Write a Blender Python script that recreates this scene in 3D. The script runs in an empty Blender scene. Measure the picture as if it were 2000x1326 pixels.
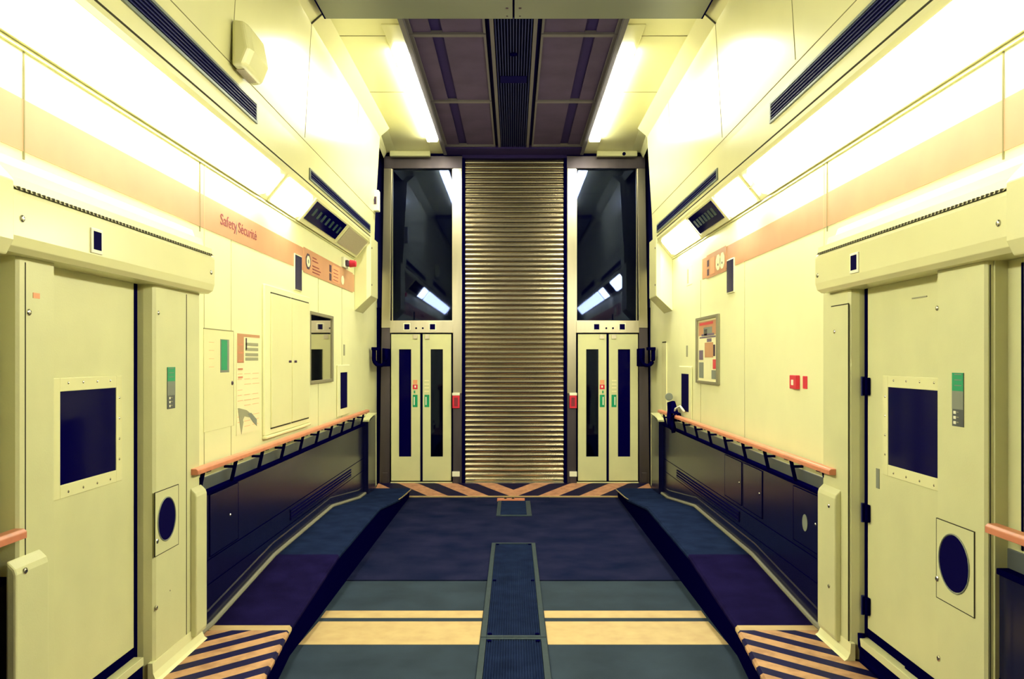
import bpy, bmesh, math, random
from mathutils import Vector, Matrix
random.seed(4)
S = bpy.context.scene
COL = S.collection
F = 1650.0          # focal length in pixels of the 2000 px wide frame
EYE = 1.75          # eye height over the traffic lane
VX, VY = 1003.0, 702.0

# ---------------------------------------------------------------- camera, world, exposure
cd = bpy.data.cameras.new('camera')
cam = bpy.data.objects.new('camera', cd); COL.objects.link(cam); S.camera = cam
cam.location = (0, 0, EYE); cam.rotation_euler = (math.pi/2, 0, 0)
cd.sensor_fit = 'HORIZONTAL'; cd.sensor_width = 36; cd.lens = F/2000*36
cd.shift_x = (1000-VX)/2000; cd.shift_y = (VY-663)/2000
cd.clip_start = 0.05; cd.clip_end = 100
w = bpy.data.worlds.new('world'); S.world = w; w.use_nodes = True
w.node_tree.nodes['Background'].inputs[0].default_value = (0.02, 0.02, 0.12, 1)
w.node_tree.nodes['Background'].inputs[1].default_value = 0.3
S.view_settings.view_transform = 'Standard'; S.view_settings.look = 'None'
S.view_settings.gamma = 1; S.view_settings.use_curve_mapping = False
S.view_settings.exposure = 1.05
LAMP = (1.0, 0.985, 0.76)
COVE_E, RECT_E, CEIL_E = 17.0, 22.0, 26.0

# ---------------------------------------------------------------- materials
def nodes_of(name):
    m = bpy.data.materials.new(name); m.use_nodes = True
    nt = m.node_tree; return m, nt, nt.nodes['Principled BSDF']
def mat(name, col, rough=0.5, metal=0.0, spec=0.5, var=0.0, scale=8.0, bump=0.0, bscale=60.0, coat=0.0, stretch=None, col2=None):
    m, nt, b = nodes_of(name)
    b.inputs['Base Color'].default_value = (*col, 1); b.inputs['Roughness'].default_value = rough
    b.inputs['Metallic'].default_value = metal; b.inputs['Specular IOR Level'].default_value = spec
    b.inputs['Coat Weight'].default_value = coat; b.inputs['Coat Roughness'].default_value = 0.15
    tc = nt.nodes.new('ShaderNodeTexCoord'); mp = nt.nodes.new('ShaderNodeMapping')
    nt.links.new(tc.outputs['Object'], mp.inputs[0])
    if stretch: mp.inputs['Scale'].default_value = stretch
    n = nt.nodes.new('ShaderNodeTexNoise'); n.inputs['Scale'].default_value = scale; n.inputs['Detail'].default_value = 6
    nt.links.new(mp.outputs[0], n.inputs['Vector'])
    if var > 0:
        r = nt.nodes.new('ShaderNodeValToRGB')
        r.color_ramp.elements[0].position = 0.3; r.color_ramp.elements[1].position = 0.7
        c2 = col2 or tuple(min(1, c*(1+var)) for c in col)
        r.color_ramp.elements[0].color = (*[c*(1-var) for c in col], 1); r.color_ramp.elements[1].color = (*c2, 1)
        nt.links.new(n.outputs['Fac'], r.inputs[0]); nt.links.new(r.outputs[0], b.inputs['Base Color'])
    if bump > 0:
        n2 = nt.nodes.new('ShaderNodeTexNoise'); n2.inputs['Scale'].default_value = bscale; n2.inputs['Detail'].default_value = 3
        nt.links.new(mp.outputs[0], n2.inputs['Vector'])
        bp = nt.nodes.new('ShaderNodeBump'); bp.inputs['Strength'].default_value = bump; bp.inputs['Distance'].default_value = 0.01
        nt.links.new(n2.outputs['Fac'], bp.inputs['Height']); nt.links.new(bp.outputs[0], b.inputs['Normal'])
    return m
def emit(name, col, st):
    m, nt, b = nodes_of(name)
    b.inputs['Base Color'].default_value = (0.8, 0.8, 0.7, 1)
    b.inputs['Emission Color'].default_value = (*col, 1); b.inputs['Emission Strength'].default_value = st
    return m
def stripes(name, ca, cb, kx, ky, period, duty, phase=0.0, rough=0.55):
    """diagonal bands painted on a floor: t = kx*|X| + ky*Y"""
    m, nt, b = nodes_of(name); b.inputs['Roughness'].default_value = rough; b.inputs['Specular IOR Level'].default_value = 0.1
    tc = nt.nodes.new('ShaderNodeTexCoord'); sp = nt.nodes.new('ShaderNodeSeparateXYZ')
    nt.links.new(tc.outputs['Object'], sp.inputs[0])
    def mth(op, a, bb=None):
        n = nt.nodes.new('ShaderNodeMath'); n.operation = op
        for i, v in enumerate((a, bb)):
            if v is None: continue
            if isinstance(v, (int, float)): n.inputs[i].default_value = v
            else: nt.links.new(v, n.inputs[i])
        return n.outputs[0]
    ax = mth('ABSOLUTE', sp.outputs[0])
    t = mth('ADD', mth('MULTIPLY', ax, kx), mth('MULTIPLY', sp.outputs[1], ky))
    t = mth('FRACT', mth('ADD', mth('DIVIDE', t, period), phase + 50))
    sel = mth('LESS_THAN', t, duty)
    nz = nt.nodes.new('ShaderNodeTexNoise'); nz.inputs['Scale'].default_value = 14; nz.inputs['Detail'].default_value = 8
    nt.links.new(tc.outputs['Object'], nz.inputs['Vector'])
    mx = nt.nodes.new('ShaderNodeMix'); mx.data_type = 'RGBA'
    nt.links.new(sel, mx.inputs['Factor']); mx.inputs['A'].default_value = (*cb, 1); mx.inputs['B'].default_value = (*ca, 1)
    m2 = nt.nodes.new('ShaderNodeMix'); m2.data_type = 'RGBA'; m2.blend_type = 'MULTIPLY'; m2.inputs['Factor'].default_value = 0.6
    r = nt.nodes.new('ShaderNodeValToRGB'); r.color_ramp.elements[0].position = 0.3; r.color_ramp.elements[1].position = 0.6
    r.color_ramp.elements[0].color = (0.45, 0.4, 0.45, 1)
    nt.links.new(nz.outputs['Fac'], r.inputs[0])
    nt.links.new(mx.outputs['Result'], m2.inputs['A']); nt.links.new(r.outputs[0], m2.inputs['B'])
    nt.links.new(m2.outputs['Result'], b.inputs['Base Color'])
    return m

CREAM = mat('cream_paint', (0.79, 0.775, 0.45), 0.34, var=0.03, scale=3, spec=0.5, bump=0.02, bscale=30)
CREAM2 = mat('cream_door_paint', (0.63, 0.62, 0.345), 0.4, var=0.04, scale=4, bump=0.05, bscale=120)
CREAM3 = mat('cream_gloss_panel', (0.76, 0.735, 0.41), 0.24, var=0.02, scale=3)
PEACH = mat('peach_band_paint', (0.52, 0.25, 0.125), 0.4, var=0.05, scale=5)
RAILM = mat('salmon_rail_plastic', (0.62, 0.22, 0.12), 0.35, var=0.12, scale=12)
NAVY = mat('navy_panel_paint', (0.0035, 0.004, 0.032), 0.22, var=0.15, scale=6, spec=0.28)
NAVYL = mat('grey_blue_panel_paint', (0.07, 0.08, 0.085), 0.4, var=0.1)
BLACK = mat('black_rubber', (0.0008, 0.0005, 0.028), 0.9, spec=0.0)
VOID = mat('dark_opening', (0.0015, 0.0005, 0.045), 0.8, spec=0.03)
GAP = mat('dark_joint', (0.05, 0.045, 0.03), 0.9, spec=0.1)
LINE = mat('panel_joint', (0.22, 0.20, 0.10), 0.8, spec=0.2)
FAINT = mat('faint_panel_joint', (0.52, 0.49, 0.28), 0.8, spec=0.2)
DGLASS = mat('dark_glass', (0.001, 0.0005, 0.045), 0.08, spec=0.06)
STEEL = mat('brushed_stainless', (0.55, 0.50, 0.38), 0.30, metal=1, var=0.12, scale=5, bump=0.08, bscale=40, stretch=(1, 1, 0.1))
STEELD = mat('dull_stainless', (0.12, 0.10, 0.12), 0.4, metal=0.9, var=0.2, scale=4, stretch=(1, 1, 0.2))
CHROME = mat('chrome', (0.5, 0.48, 0.42), 0.15, metal=1)
FLOOR_F = mat('lane_floor_coating', (0.008, 0.013, 0.046), 0.6, var=0.3, scale=3, bump=0.25, bscale=220, spec=0.0, col2=(0.016, 0.017, 0.050))
FLOOR_N = mat('lane_floor_grit', (0.026, 0.039, 0.060), 0.6, var=0.2, scale=3, bump=0.3, bscale=260, spec=0.02)
SIDE_F = mat('walkway_coating', (0.010, 0.017, 0.050), 0.6, var=0.25, scale=6, bump=0.25, bscale=220, spec=0.0)
SIDE_N = mat('walkway_coating_near', (0.009, 0.0065, 0.040), 0.6, var=0.25, scale=6, bump=0.25, bscale=220, spec=0.0)  # darker, more purple coating tone for the sloping near half
PAINT = mat('floor_marking_paint', (0.46, 0.31, 0.135), 0.5, var=0.1, scale=9, col2=(0.50, 0.36, 0.16))
PLATE = mat('tread_plate', (0.022, 0.038, 0.052), 0.5, metal=0.0, spec=0.15, var=0.15, scale=20)
MESHM = mat('ceiling_mesh', (0.060, 0.042, 0.105), 0.7, spec=0.1, var=0.15, scale=3)
MESHB = mat('ceiling_mesh_beam', (0.022, 0.014, 0.085), 0.7, spec=0.05)
CFRAME = mat('ceiling_frame', (0.10, 0.09, 0.115), 0.5, spec=0.2)
CPANEL = mat('grey_ceiling_panel', (0.145, 0.155, 0.135), 0.35, var=0.05, scale=2)
LOUV = mat('louvre_metal', (0.014, 0.018, 0.095), 0.5, metal=0.0, spec=0.1)
VENTF = mat('vent_frame_metal', (0.16, 0.19, 0.17), 0.4, metal=0.2)
GREEN = mat('green_sticker', (0.0, 0.30, 0.13), 0.4)
GREY = mat('grey_sticker', (0.20, 0.22, 0.18), 0.5)
RED = mat('red_plastic', (0.65, 0.02, 0.05), 0.35)
WHITE = mat('white_plastic', (0.85, 0.83, 0.66), 0.4)
PAPER = mat('notice_paper', (0.80, 0.75, 0.45), 0.5)
PINK = mat('pink_print', (0.80, 0.33, 0.16), 0.5)
PRINT = mat('grey_print', (0.30, 0.29, 0.18), 0.6)
MAROON = mat('maroon_lettering', (0.22, 0.015, 0.03), 0.5)
INK = mat('dark_print', (0.05, 0.02, 0.05), 0.5)
MIRROR = mat('glazed_panel', (0.55, 0.52, 0.42), 0.03, metal=1)
LEDD = mat('unlit_display', (0.01, 0.05, 0.06), 0.25)
SPK = mat('speaker_perforated', (0.42, 0.36, 0.24), 0.6, var=0.2, scale=200)
SHUT = mat('shutter_slat_metal', (0.50, 0.43, 0.30), 0.24, metal=1, var=0.15, scale=4, stretch=(0.3, 1, 3), bump=0.03, bscale=25)
EM_COVE = emit('cove_tube_light', LAMP, COVE_E)
EM_RECT = emit('square_lamp_light', LAMP, RECT_E)
EM_CEIL = emit('ceiling_lamp_light', LAMP, CEIL_E)
PADM = stripes('hazard_pad_paint', (0.48, 0.27, 0.135), (0.0015, 0.0015, 0.045), 1.0, 1.0, 0.235, 0.52, 0.21)
THRM = stripes('threshold_hazard_paint', (0.45, 0.22, 0.13), (0.002, 0.001, 0.03), 1.0, -0.9, 0.52, 0.5, 0.0)
def pane_mat():
    m = bpy.data.materials.new('window_glass'); m.use_nodes = True; nt = m.node_tree; nt.nodes.clear()
    o = nt.nodes.new('ShaderNodeOutputMaterial'); t = nt.nodes.new('ShaderNodeBsdfTransparent'); g = nt.nodes.new('ShaderNodeBsdfGlossy')
    t.inputs[0].default_value = (0.45, 0.5, 0.6, 1); g.inputs[0].default_value = (0.30, 0.38, 0.85, 1); g.inputs['Roughness'].default_value = 0.025
    mx = nt.nodes.new('ShaderNodeMixShader'); fr = nt.nodes.new('ShaderNodeFresnel'); fr.inputs[0].default_value = 1.65
    nt.links.new(fr.outputs[0], mx.inputs[0]); nt.links.new(t.outputs[0], mx.inputs[1]); nt.links.new(g.outputs[0], mx.inputs[2])
    nt.links.new(mx.outputs[0], o.inputs[0]); return m
PANE = pane_mat()
FRAMEM = mat('thin_metal_frame', (.30, .28, .18), .4, metal=.5)

# ---------------------------------------------------------------- object helpers
def wloc(p):
    v = Vector((0, 0, 0))
    while p is not None: v += p.location; p = p.parent
    return v
class MB:
    def __init__(s): s.bm = bmesh.new()
    def box(s, a, b):
        x0, x1 = sorted((a[0], b[0])); y0, y1 = sorted((a[1], b[1])); z0, z1 = sorted((a[2], b[2]))
        v = [s.bm.verts.new(c) for c in ((x0,y0,z0),(x1,y0,z0),(x1,y1,z0),(x0,y1,z0),(x0,y0,z1),(x1,y0,z1),(x1,y1,z1),(x0,y1,z1))]
        for f in ((0,3,2,1),(4,5,6,7),(0,1,5,4),(1,2,6,5),(2,3,7,6),(3,0,4,7)): s.bm.faces.new([v[i] for i in f])
        return s
    def loft(s, rings, close=True, caps=True):
        R = [[s.bm.verts.new(p) for p in r] for r in rings]; n = len(R[0])
        for a, b in zip(R, R[1:]):
            for i in range(n if close else n-1):
                j = (i+1) % n; s.bm.faces.new((a[i], a[j], b[j], b[i]))
        if caps and close: s.bm.faces.new(R[0][::-1]); s.bm.faces.new(R[-1])
        return s
    def prism(s, poly, y0, y1, sx=1):          # polygon in (X, Z) run along Y
        return s.loft([[(sx*x, y, z) for x, z in poly] for y in (y0, y1)])
    def prismx(s, poly, x0, x1):               # polygon in (Y, Z) run along X
        return s.loft([[(x, y, z) for y, z in poly] for x in (x0, x1)])
    def cyl(s, c, r, h, axis='x', n=20, r2=None):
        r2 = r if r2 is None else r2; c = Vector(c); rings = []
        for k, rr in ((-.5, r), (.5, r2)):
            ring = []
            for i in range(n):
                a = 2*math.pi*i/n; u, v = rr*math.cos(a), rr*math.sin(a)
                d = {'x': (h*k, u, v), 'y': (u, h*k, v), 'z': (u, v, h*k)}[axis]
                ring.append(c+Vector(d))
            rings.append(ring)
        return s.loft(rings)
    def dome(s, c, r, axis, sgn, n=12):         # a domed screw head or knob
        c = Vector(c); rings = []
        for h, rr in ((0, 1), (.25, .95), (.45, .7), (.55, .25)):
            ring = []
            for i in range(n):
                a = 2*math.pi*i/n; u, v = r*rr*math.cos(a), r*rr*math.sin(a); hh = sgn*h*r
                ring.append(c+Vector({'x': (hh, u, v), 'y': (u, hh, v), 'z': (u, v, hh)}[axis]))
            rings.append(ring)
        return s.loft(rings)
    def tube(s, pts, r, n=10):
        pts = [Vector(p) for p in pts]; rings = []
        for i, p in enumerate(pts):
            d = (pts[min(i+1, len(pts)-1)] - pts[max(i-1, 0)]).normalized()
            up = Vector((0, 0, 1)) if abs(d.z) < .9 else Vector((1, 0, 0))
            a = d.cross(up).normalized(); b = d.cross(a).normalized()
            rings.append([p + r*(math.cos(2*math.pi*k/n)*a + math.sin(2*math.pi*k/n)*b) for k in range(n)])
        return s.loft(rings)
    def poly(s, pts):
        s.bm.faces.new([s.bm.verts.new(p) for p in pts]); return s
    def ellx(s, x, yc, zc, ry, rz, th, n=40):
        return s.loft([[(x+d, yc+ry*math.cos(2*math.pi*i/n), zc+rz*math.sin(2*math.pi*i/n)) for i in range(n)] for d in (0, th)])
    def build(s, name, m, parent=None, bevel=0.0, smooth=False, seg=2):
        bmesh.ops.recalc_face_normals(s.bm, faces=s.bm.faces)
        off = wloc(parent)
        if off.length > 0: bmesh.ops.translate(s.bm, verts=s.bm.verts, vec=-off)
        me = bpy.data.meshes.new(name); s.bm.to_mesh(me); s.bm.free()
        if smooth: me.shade_smooth()
        me.materials.append(m)
        o = bpy.data.objects.new(name, me); COL.objects.link(o); o.parent = parent
        if bevel:
            md = o.modifiers.new('bevel', 'BEVEL'); md.width = bevel; md.segments = seg; md.limit_method = 'ANGLE'
            md.angle_limit = math.radians(35); md.harden_normals = False
        return o
def tag(o, label, cat, group=None):
    o['label'] = label; o['category'] = cat
    if group: o['group'] = group
    return o
def thing(name, loc, label, cat, group=None):
    o = bpy.data.objects.new(name, None); COL.objects.link(o); o.location = loc; o.empty_display_size = 0.1
    return tag(o, label, cat, group)
def struct(o, label=None):
    o['kind'] = 'structure'
    if label: o['label'] = label
    return o
def sgroup(name, loc=(0, 0, 0), label=None):
    o = bpy.data.objects.new(name, None); COL.objects.link(o); o.location = loc; o.empty_display_size = 0.1
    return struct(o, label)
def textmesh(txt, size, origin, xdir, m, parent, name='lettering', ext=0.0008, sx=1.0):
    cu = bpy.data.curves.new('t', 'FONT'); cu.body = txt; cu.size = size; cu.extrude = ext; cu.resolution_u = 3
    to = bpy.data.objects.new('t', cu); COL.objects.link(to)
    bpy.context.view_layer.update()
    dg = bpy.context.evaluated_depsgraph_get()
    me = bpy.data.meshes.new_from_object(to.evaluated_get(dg))
    bpy.data.objects.remove(to); bpy.data.curves.remove(cu)
    x = Vector(xdir); y = Vector((0, 0, 1)); z = x.cross(y)
    M = Matrix((x*sx, y, z)).transposed().to_4x4(); M.translation = Vector(origin) - wloc(parent)
    me.transform(M); me.materials.clear(); me.materials.append(m); me.name = name
    o = bpy.data.objects.new(name, me); COL.objects.link(o); o.parent = parent
    return o

# side-wall measures: a point of the side wall plane X seen in the photo
def wy(px, X): return F*X/abs(px-VX)
def wz(py, Y): return EYE + (VY-py)*Y/F
XW = 1.84                                        # side wall
XD = 1.80                                        # dark lower panel
YR = 11.30                                       # end wall front plane
def rx(px, Y=YR): return (px-1005)*Y/F + 2*YR/F
def rz(py, Y=YR): return EYE + (VY-py)*Y/F
SD = {-1: 'left', 1: 'right'}

# ================================================================ FLOOR
Y_NEAR = -3.2
LW = 1.34
fl = struct(MB().box((-LW-.05, Y_NEAR, -.08), (LW+.05, 6.62, 0)).build('floor', FLOOR_N))
YS = F*EYE/(1134-VY)                              # cross joint of the lane plates
bpy.data.objects.remove(fl)
fl = struct(MB().box((-LW-.05, Y_NEAR, -.08), (LW+.05, YS-.012, 0)).build('floor', FLOOR_N), 'grey green gritty lane floor plate in the foreground')
struct(MB().box((-LW-.05, YS+.012, -.08), (LW+.05, 10.73, 0.003)).build('floor', FLOOR_F), 'dark blue lane floor plate towards the end doors')
struct(MB().box((-LW-.05, YS-.03, -.09), (LW+.05, YS+.03, -.012)).build('trim_20', BLACK), 'dark cross joint of the lane floor')
def fy(py): return F*EYE/(py-VY)
def fx(px, py): return (px-VX)*fy(py)/F
for s in (-1, 1):
    xa = s*abs(fx(940, 1225)); xb = s*1.29
    y0, y1 = fy(1207), fy(1193)
    MB().box((xa, y0, 0), (s*1.305, y1, .0015)).build('painted_stripe', PAINT, fl)
    y0, y1 = fy(1259), fy(1214)
    MB().loft([[(xa, y0, z), (s*1.32, y0, z), (s*1.30, y1, z), (xa, y1, z)] for z in (0, .0015)]).build('painted_stripe', PAINT, fl)
# edge strips of the lane
for s in (-1, 1):
    struct(MB().box((s*1.325, Y_NEAR, 0), (s*1.345, 10.73, .006)).build('trim_21', PLATE), f'thin metal edge strip on the {SD[s]} side of the lane')

# raised walkways
PROF = [(Y_NEAR, .05), (3.50, .05), (4.30, .05), (4.44, .07), (4.99, .18), (6.3, .285), (8.3, .300), (9.75, .145), (10.73, .115), (11.35, .11)]
def fz(y):
    for (a, za), (b, zb) in zip(PROF, PROF[1:]):
        if a <= y <= b: return za + (zb-za)*(y-a)/(b-a)
    return PROF[-1][1]
def fzo(y): return .18 if y < 4.97 else fz(y)
XI = 1.31
def XIN(y): return XI - max(0, min(4.99-max(y, 3.5), 1.5))*.096
def walkway(s, ya, yb, m, name='floor', dz=0.0, lab=None):
    ys = sorted({ya, yb, *[p[0] for p in PROF if ya < p[0] < yb]})
    rings = []
    for y in ys:
        zo = fzo(y)+dz; x = XIN(y)
        rings.append([(s*x, y, zo-.014), (s*(x+.012), y, zo), (s*1.90, y, zo), (s*1.90, y, zo-.03), (s*x, y, zo-.03)])
    return struct(MB().loft(rings).build(name, m), lab)
for s in (-1, 1):
    walkway(s, 6.35, 10.73, SIDE_F, lab=f'raised blue grey walkway floor along the {SD[s]} wall, far half')
    walkway(s, 4.99, 6.35, SIDE_N, lab=f'raised dark walkway floor along the {SD[s]} wall, sloping near half')
    walkway(s, Y_NEAR, 4.90, PADM, lab=f'peach and black striped pad before the {SD[s]} side door')
    walkway(s, 4.90, 4.99, PAINT, 'trim_22', lab=f'peach edge of the striped pad on the {SD[s]}')
    # black kerb face
    ys = [p[0] for p in PROF[:-1]]; ys[-1] = 10.72
    struct(MB().loft([[(s*(XIN(y)+.012), y, -.05), (s*(XIN(y)+.012), y, fzo(y)-.031), (s*(XIN(y)+.060), y, fzo(y)-.031), (s*(XIN(y)+.06), y, -.05)] for y in ys]).build('trim_23', BLACK), f'black kerb face below the {SD[s]} walkway')
# bright nosing at the far kerb ends
for s in (-1, 1):
    struct(MB().tube([(s*1.30, 10.70, .10), (s*1.30, 9.82, .142), (s*1.31, 9.60, .155)], .008).build('trim_24', CHROME), f'bright nosing at the far end of the {SD[s]} walkway')
# threshold ramp
struct(MB().loft([[(-1.80, 10.73, -.05), (-1.80, 10.73, .012), (-1.80, 11.22, .10), (-1.80, 11.32, .10), (-1.80, 11.32, -.05)],
                  [(1.80, 10.73, -.05), (1.80, 10.73, .012), (1.80, 11.22, .10), (1.80, 11.32, .10), (1.80, 11.32, -.05)]]).build('trim_25', THRM), 'threshold ramp with peach and black hazard stripes below the end doors')
struct(MB().box((-1.36, 10.70, 0), (1.36, 10.745, .016)).build('trim_26', PAINT), 'peach front edge of the threshold ramp')

# centre grating
def gx(px, py): return (px-1004)*fy(py)/F
gy1 = fy(1063); ghw = .205
def treadplate(y0, y1, label):
    t = thing('tread_plate', (0, y0, 0), label, 'floor plate', 'centre tread plates')
    m = MB()
    m.box((-ghw, y0, .0), (-ghw+.035, y1, .016)).box((ghw-.035, y0, 0), (ghw, y1, .016))
    m.box((-ghw+.035, y0, 0), (ghw-.035, y0+.03, .016)).box((-ghw+.035, y1-.03, 0), (ghw-.035, y1, .016))
    m.build('plate_frame', PLATE, t, .002)
    m = MB(); m.box((-ghw+.035, y0+.03, 0), (ghw-.035, y1-.03, .006))
    n = 22
    for i in range(n):
        x = -ghw+.042 + (2*ghw-.084)*i/(n-1)
        m.box((x-.0035, y0+.03, .006), (x+.0035, y1-.03, .012))
    m.build('ribbed_tread', SIDE_F, t)
    for sx in (-1, 1):
        for y in (y0+.06, (y0+y1)/2, y1-.06):
            MB().cyl((sx*(ghw-.055), y, .014), .014, .006, 'z', 14).build('bolt', BLACK, t)
    return t
yj = fy(1249)
treadplate(yj+.006, gy1, 'ribbed metal tread plate in the lane centre, the far one before the shutter')
treadplate(yj-1.9, yj-.006, 'ribbed metal tread plate in the lane centre, nearest and cut by the frame')
t = thing('floor_hatch', (0, fy(1009), 0), 'small square grey plate set in the floor near the threshold', 'floor plate')
a, b = fy(1009), fy(980)
MB().box((gx(970, 1009), a, 0), (gx(1040, 1009), b, .014)).build('plate', PLATE, t, .01)
MB().box((gx(978, 1009), a+.04, .014), (gx(1030, 1009), b-.02, .017)).build('inset', SIDE_F, t)
t = thing('floor_latch', (0, b+.02, 0), 'salmon red floor latch with two bright fittings behind small plate', 'latch')
MB().box((gx(972, 980), b+.015, 0), (gx(1026, 980), b+.10, .03)).build('latch_bar', RAILM, t, .004)
for px in (988, 1003):
    MB().cyl((gx(px, 980), b+.05, .038), .022, .016, 'z').build('fitting', CHROME, t)
struct(MB().box((-.45, 10.45, .0), (.45, 10.70, .005)).build('trim_27', FLOOR_F), 'low dark cover strip before the threshold')

# ================================================================ SIDE WALLS
YB = 11.40
for s in (-1, 1):
    L = SD[s]
    w_ = struct(MB().box((s*XW, Y_NEAR, -.1), (s*(XW+.25), YB, 2.95)).build(f'wall_{L}', CREAM))
    y1b = wy(1690 if s > 0 else 690, XW)
    if s < 0: MB().box((s*XW, Y_NEAR, 2.53), (s*(XW-.003), 9.75, 2.725)).build('painted_band', PEACH, w_)
    else: MB().box((s*XW, Y_NEAR, 2.53), (s*(XW-.003), wy(1372, XW), 2.725)).build('painted_band', PEACH, w_)
    # panel joints of the wall above the lower panels
    for y in ((9.05, 7.95, 5.5, 5.02) if s < 0 else (8.3, 6.72, 5.0)):
        MB().box((s*XW, y-.002, 1.0), (s*(XW-.0035), y+.002, 2.53 if y > 5.1 else 2.93)).build('panel_joint', FAINT, w_)
    for y in (3.17, 4.95):
        MB().box((s*XW, y-.004, 2.50), (s*(XW-.0045), y+.004, 2.93)).build('panel_joint', LINE, w_)
    # cove strip carrying the lamps
    struct(MB().prism([(XW+.05, 2.93), (XW, 2.915), (XW-.02, 2.925), (1.665, 3.115), (1.655, 3.14), (1.655, 3.17), (XW+.05, 3.17)], Y_NEAR, 9.74, s).build('trim_1', CREAM3), f'long sloping lamp cove on the {L} wall')
    struct(MB().box((s*(XW-.001), Y_NEAR, 2.905), (s*(XW-.014), 9.74, 2.918)).build('trim_2', CREAM2), f'thin ledge under the {L} lamp cove')
    # upper wall, with the ceiling chamfer
    uw = struct(MB().prism([(1.656, 3.17), (1.65, 3.42), (1.592, 4.40), (1.478, 4.50), (1.478, 4.62), (1.95, 4.62), (1.95, 3.17)], Y_NEAR, 10.06, s).build(f'wall_upper_{L}', CREAM3))
    MB().prism([(1.657, 3.165), (1.651, 3.170), (1.654, 3.178)], Y_NEAR, 9.74, s).build('panel_joint', GAP, uw)
    def ux(z): return 1.65 - (z-3.42)*.058/.98 if z > 3.42 else 1.656-(z-3.17)*.024
    def seam(y, z0, z1, wd=.003):
        MB().loft([[(s*(ux(z)+.001), y-wd, z), (s*(ux(z)+.001), y+wd, z), (s*(ux(z)-.002), y+wd, z), (s*(ux(z)-.002), y-wd, z)] for z in (z0, z1)]).build('panel_joint', LINE, uw)
    seam(6.66, 3.50, 4.40); seam(4.93, 3.50, 4.40); seam(8.69, 4.05, 4.40)
    for zz in (3.475,):
        MB().box((s*(ux(zz)+.004), Y_NEAR, zz-.0022), (s*(ux(zz)-.002), 10.06, zz+.0022)).build('panel_joint', LINE, uw)
    MB().loft([[(s*1.593, y, 4.395), (s*1.476, y, 4.497), (s*1.474, y, 4.494), (s*1.590, y, 4.391)] for y in (6.64, 6.66)]).build('panel_joint', GAP, uw)
    # louvre vents
    for (y0, y1, za, zb, lab) in ((2.2, 5.43, 3.262, 3.395, 'long slatted air vent high on the %s wall, near one' % L),
                                  (6.83, 9.72, 3.205, 3.300, 'long slatted air vent high on the %s wall, by the end doors' % L)):
        t = thing('air_vent', (s*1.66, y0, za), lab, 'vent')
        xf = ux((za+zb)/2)
        m = MB().box((s*(xf+.02), y0, za), (s*(xf-.010), y0+.03, zb)).box((s*(xf+.02), y1-.03, za), (s*(xf-.010), y1, zb))
        m.box((s*(xf+.02), y0+.03, za), (s*(xf-.010), y1-.03, za+.016)).box((s*(xf+.02), y0+.03, zb-.016), (s*(xf-.010), y1-.03, zb))
        m.build('vent_frame', VENTF, t, .002)
        MB().box((s*(xf+.005), y0+.03, za+.016), (s*(xf-.0015), y1-.03, zb-.016)).build('backing', VOID, t)
        n = 5 if y0 < 5 else 3
        for i in range(n):
            z = za+.016 + (zb-za-.032)*(i+.5)/n
            MB().box((s*(xf-.0015), y0+.03, z-.0035), (s*(xf-.010), y1-.03, z+.0035)).build('slat', LOUV, t)

# ---- cove lamps: sloped box units standing off the cove surface
def cove_pt(s, u, h):          # u 0..1 from wall foot to inner edge, h = height off surface
    a = Vector((XW-.02, 2.925)); b = Vector((1.665, 3.115)); d = (b-a); n = Vector((-d.y, d.x)).normalized()
    if n.x > 0: n = -n
    p = a + d*u + n*h
    return (s*p.x, p.y)
def cove_box(s, u0, u1, h0, h1, y0, y1, m=None, inset=0):
    m = m or MB()
    q = [cove_pt(s, u0, h0), cove_pt(s, u0+inset, h1), cove_pt(s, u1-inset, h1), cove_pt(s, u1, h0)]
    m.loft([[(x, y, z) for x, z in q] for y in (y0, y1)]); return m
def cove_lamp(s, y0, y1, em, label, grp=None):
    c = cove_pt(s, .5, 0)
    t = thing('wall_lamp', (c[0], y0, c[1]), label, 'lamp', grp)
    cove_box(s, .0, 1.0, .001, .014, y0-.04, y1+.04).build('housing', CREAM3, t, .003)
    cove_box(s, .06, .96, .0145, .040, y0, y1, inset=.08).build('diffuser', em, t, .012)
    return t
cove_lamp(-1, .8, 6.0, EM_COVE, 'very long glowing strip lamp above the left salmon band')
cove_lamp(1, .8, 6.0, EM_COVE, 'very long glowing strip lamp above the right salmon band')
cove_lamp(-1, 6.27, 6.97, EM_RECT, 'short glowing lamp between long strip lamp and display on left wall')
cove_lamp(1, 6.27, 6.97, EM_RECT, 'short glowing lamp right after the long strip lamp on right wall')
cove_lamp(1, 8.17, 9.45, EM_RECT, 'glowing lamp beyond the dark display, nearest the end on right wall')
for s, y0, y1 in ((-1, 7.12, 8.42), (1, 7.08, 8.05)):
    c = cove_pt(s, .5, 0)
    t = thing('information_display', (c[0], y0, c[1]), f'dark unlit message display in the lamp cove on the {SD[s]} wall', 'display')
    cove_box(s, .0, 1.0, .001, .02, y0-.03, y1+.03).build('housing', CREAM3, t, .003)
    cove_box(s, .18, .93, .021, .026, y0+.03, y1-.03).build('screen', DGLASS, t)
    for i in range(7):
        yy = y0+.12 + (y1-y0-.3)*i/6
        cove_box(s, .42, .72, .0262, .0275, yy, yy+.07).build('character', LEDD, t)
c = cove_pt(-1, .5, 0)
t = thing('speaker_grille', (c[0], 8.55, c[1]), 'perforated speaker panel between display and corner housing on left wall', 'speaker')
cove_box(-1, .0, 1.0, .001, .016, 8.50, 9.70).build('frame', CREAM3, t, .003)
cove_box(-1, .12, .92, .0165, .022, 8.56, 9.62).build('grille', SPK, t)
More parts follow.
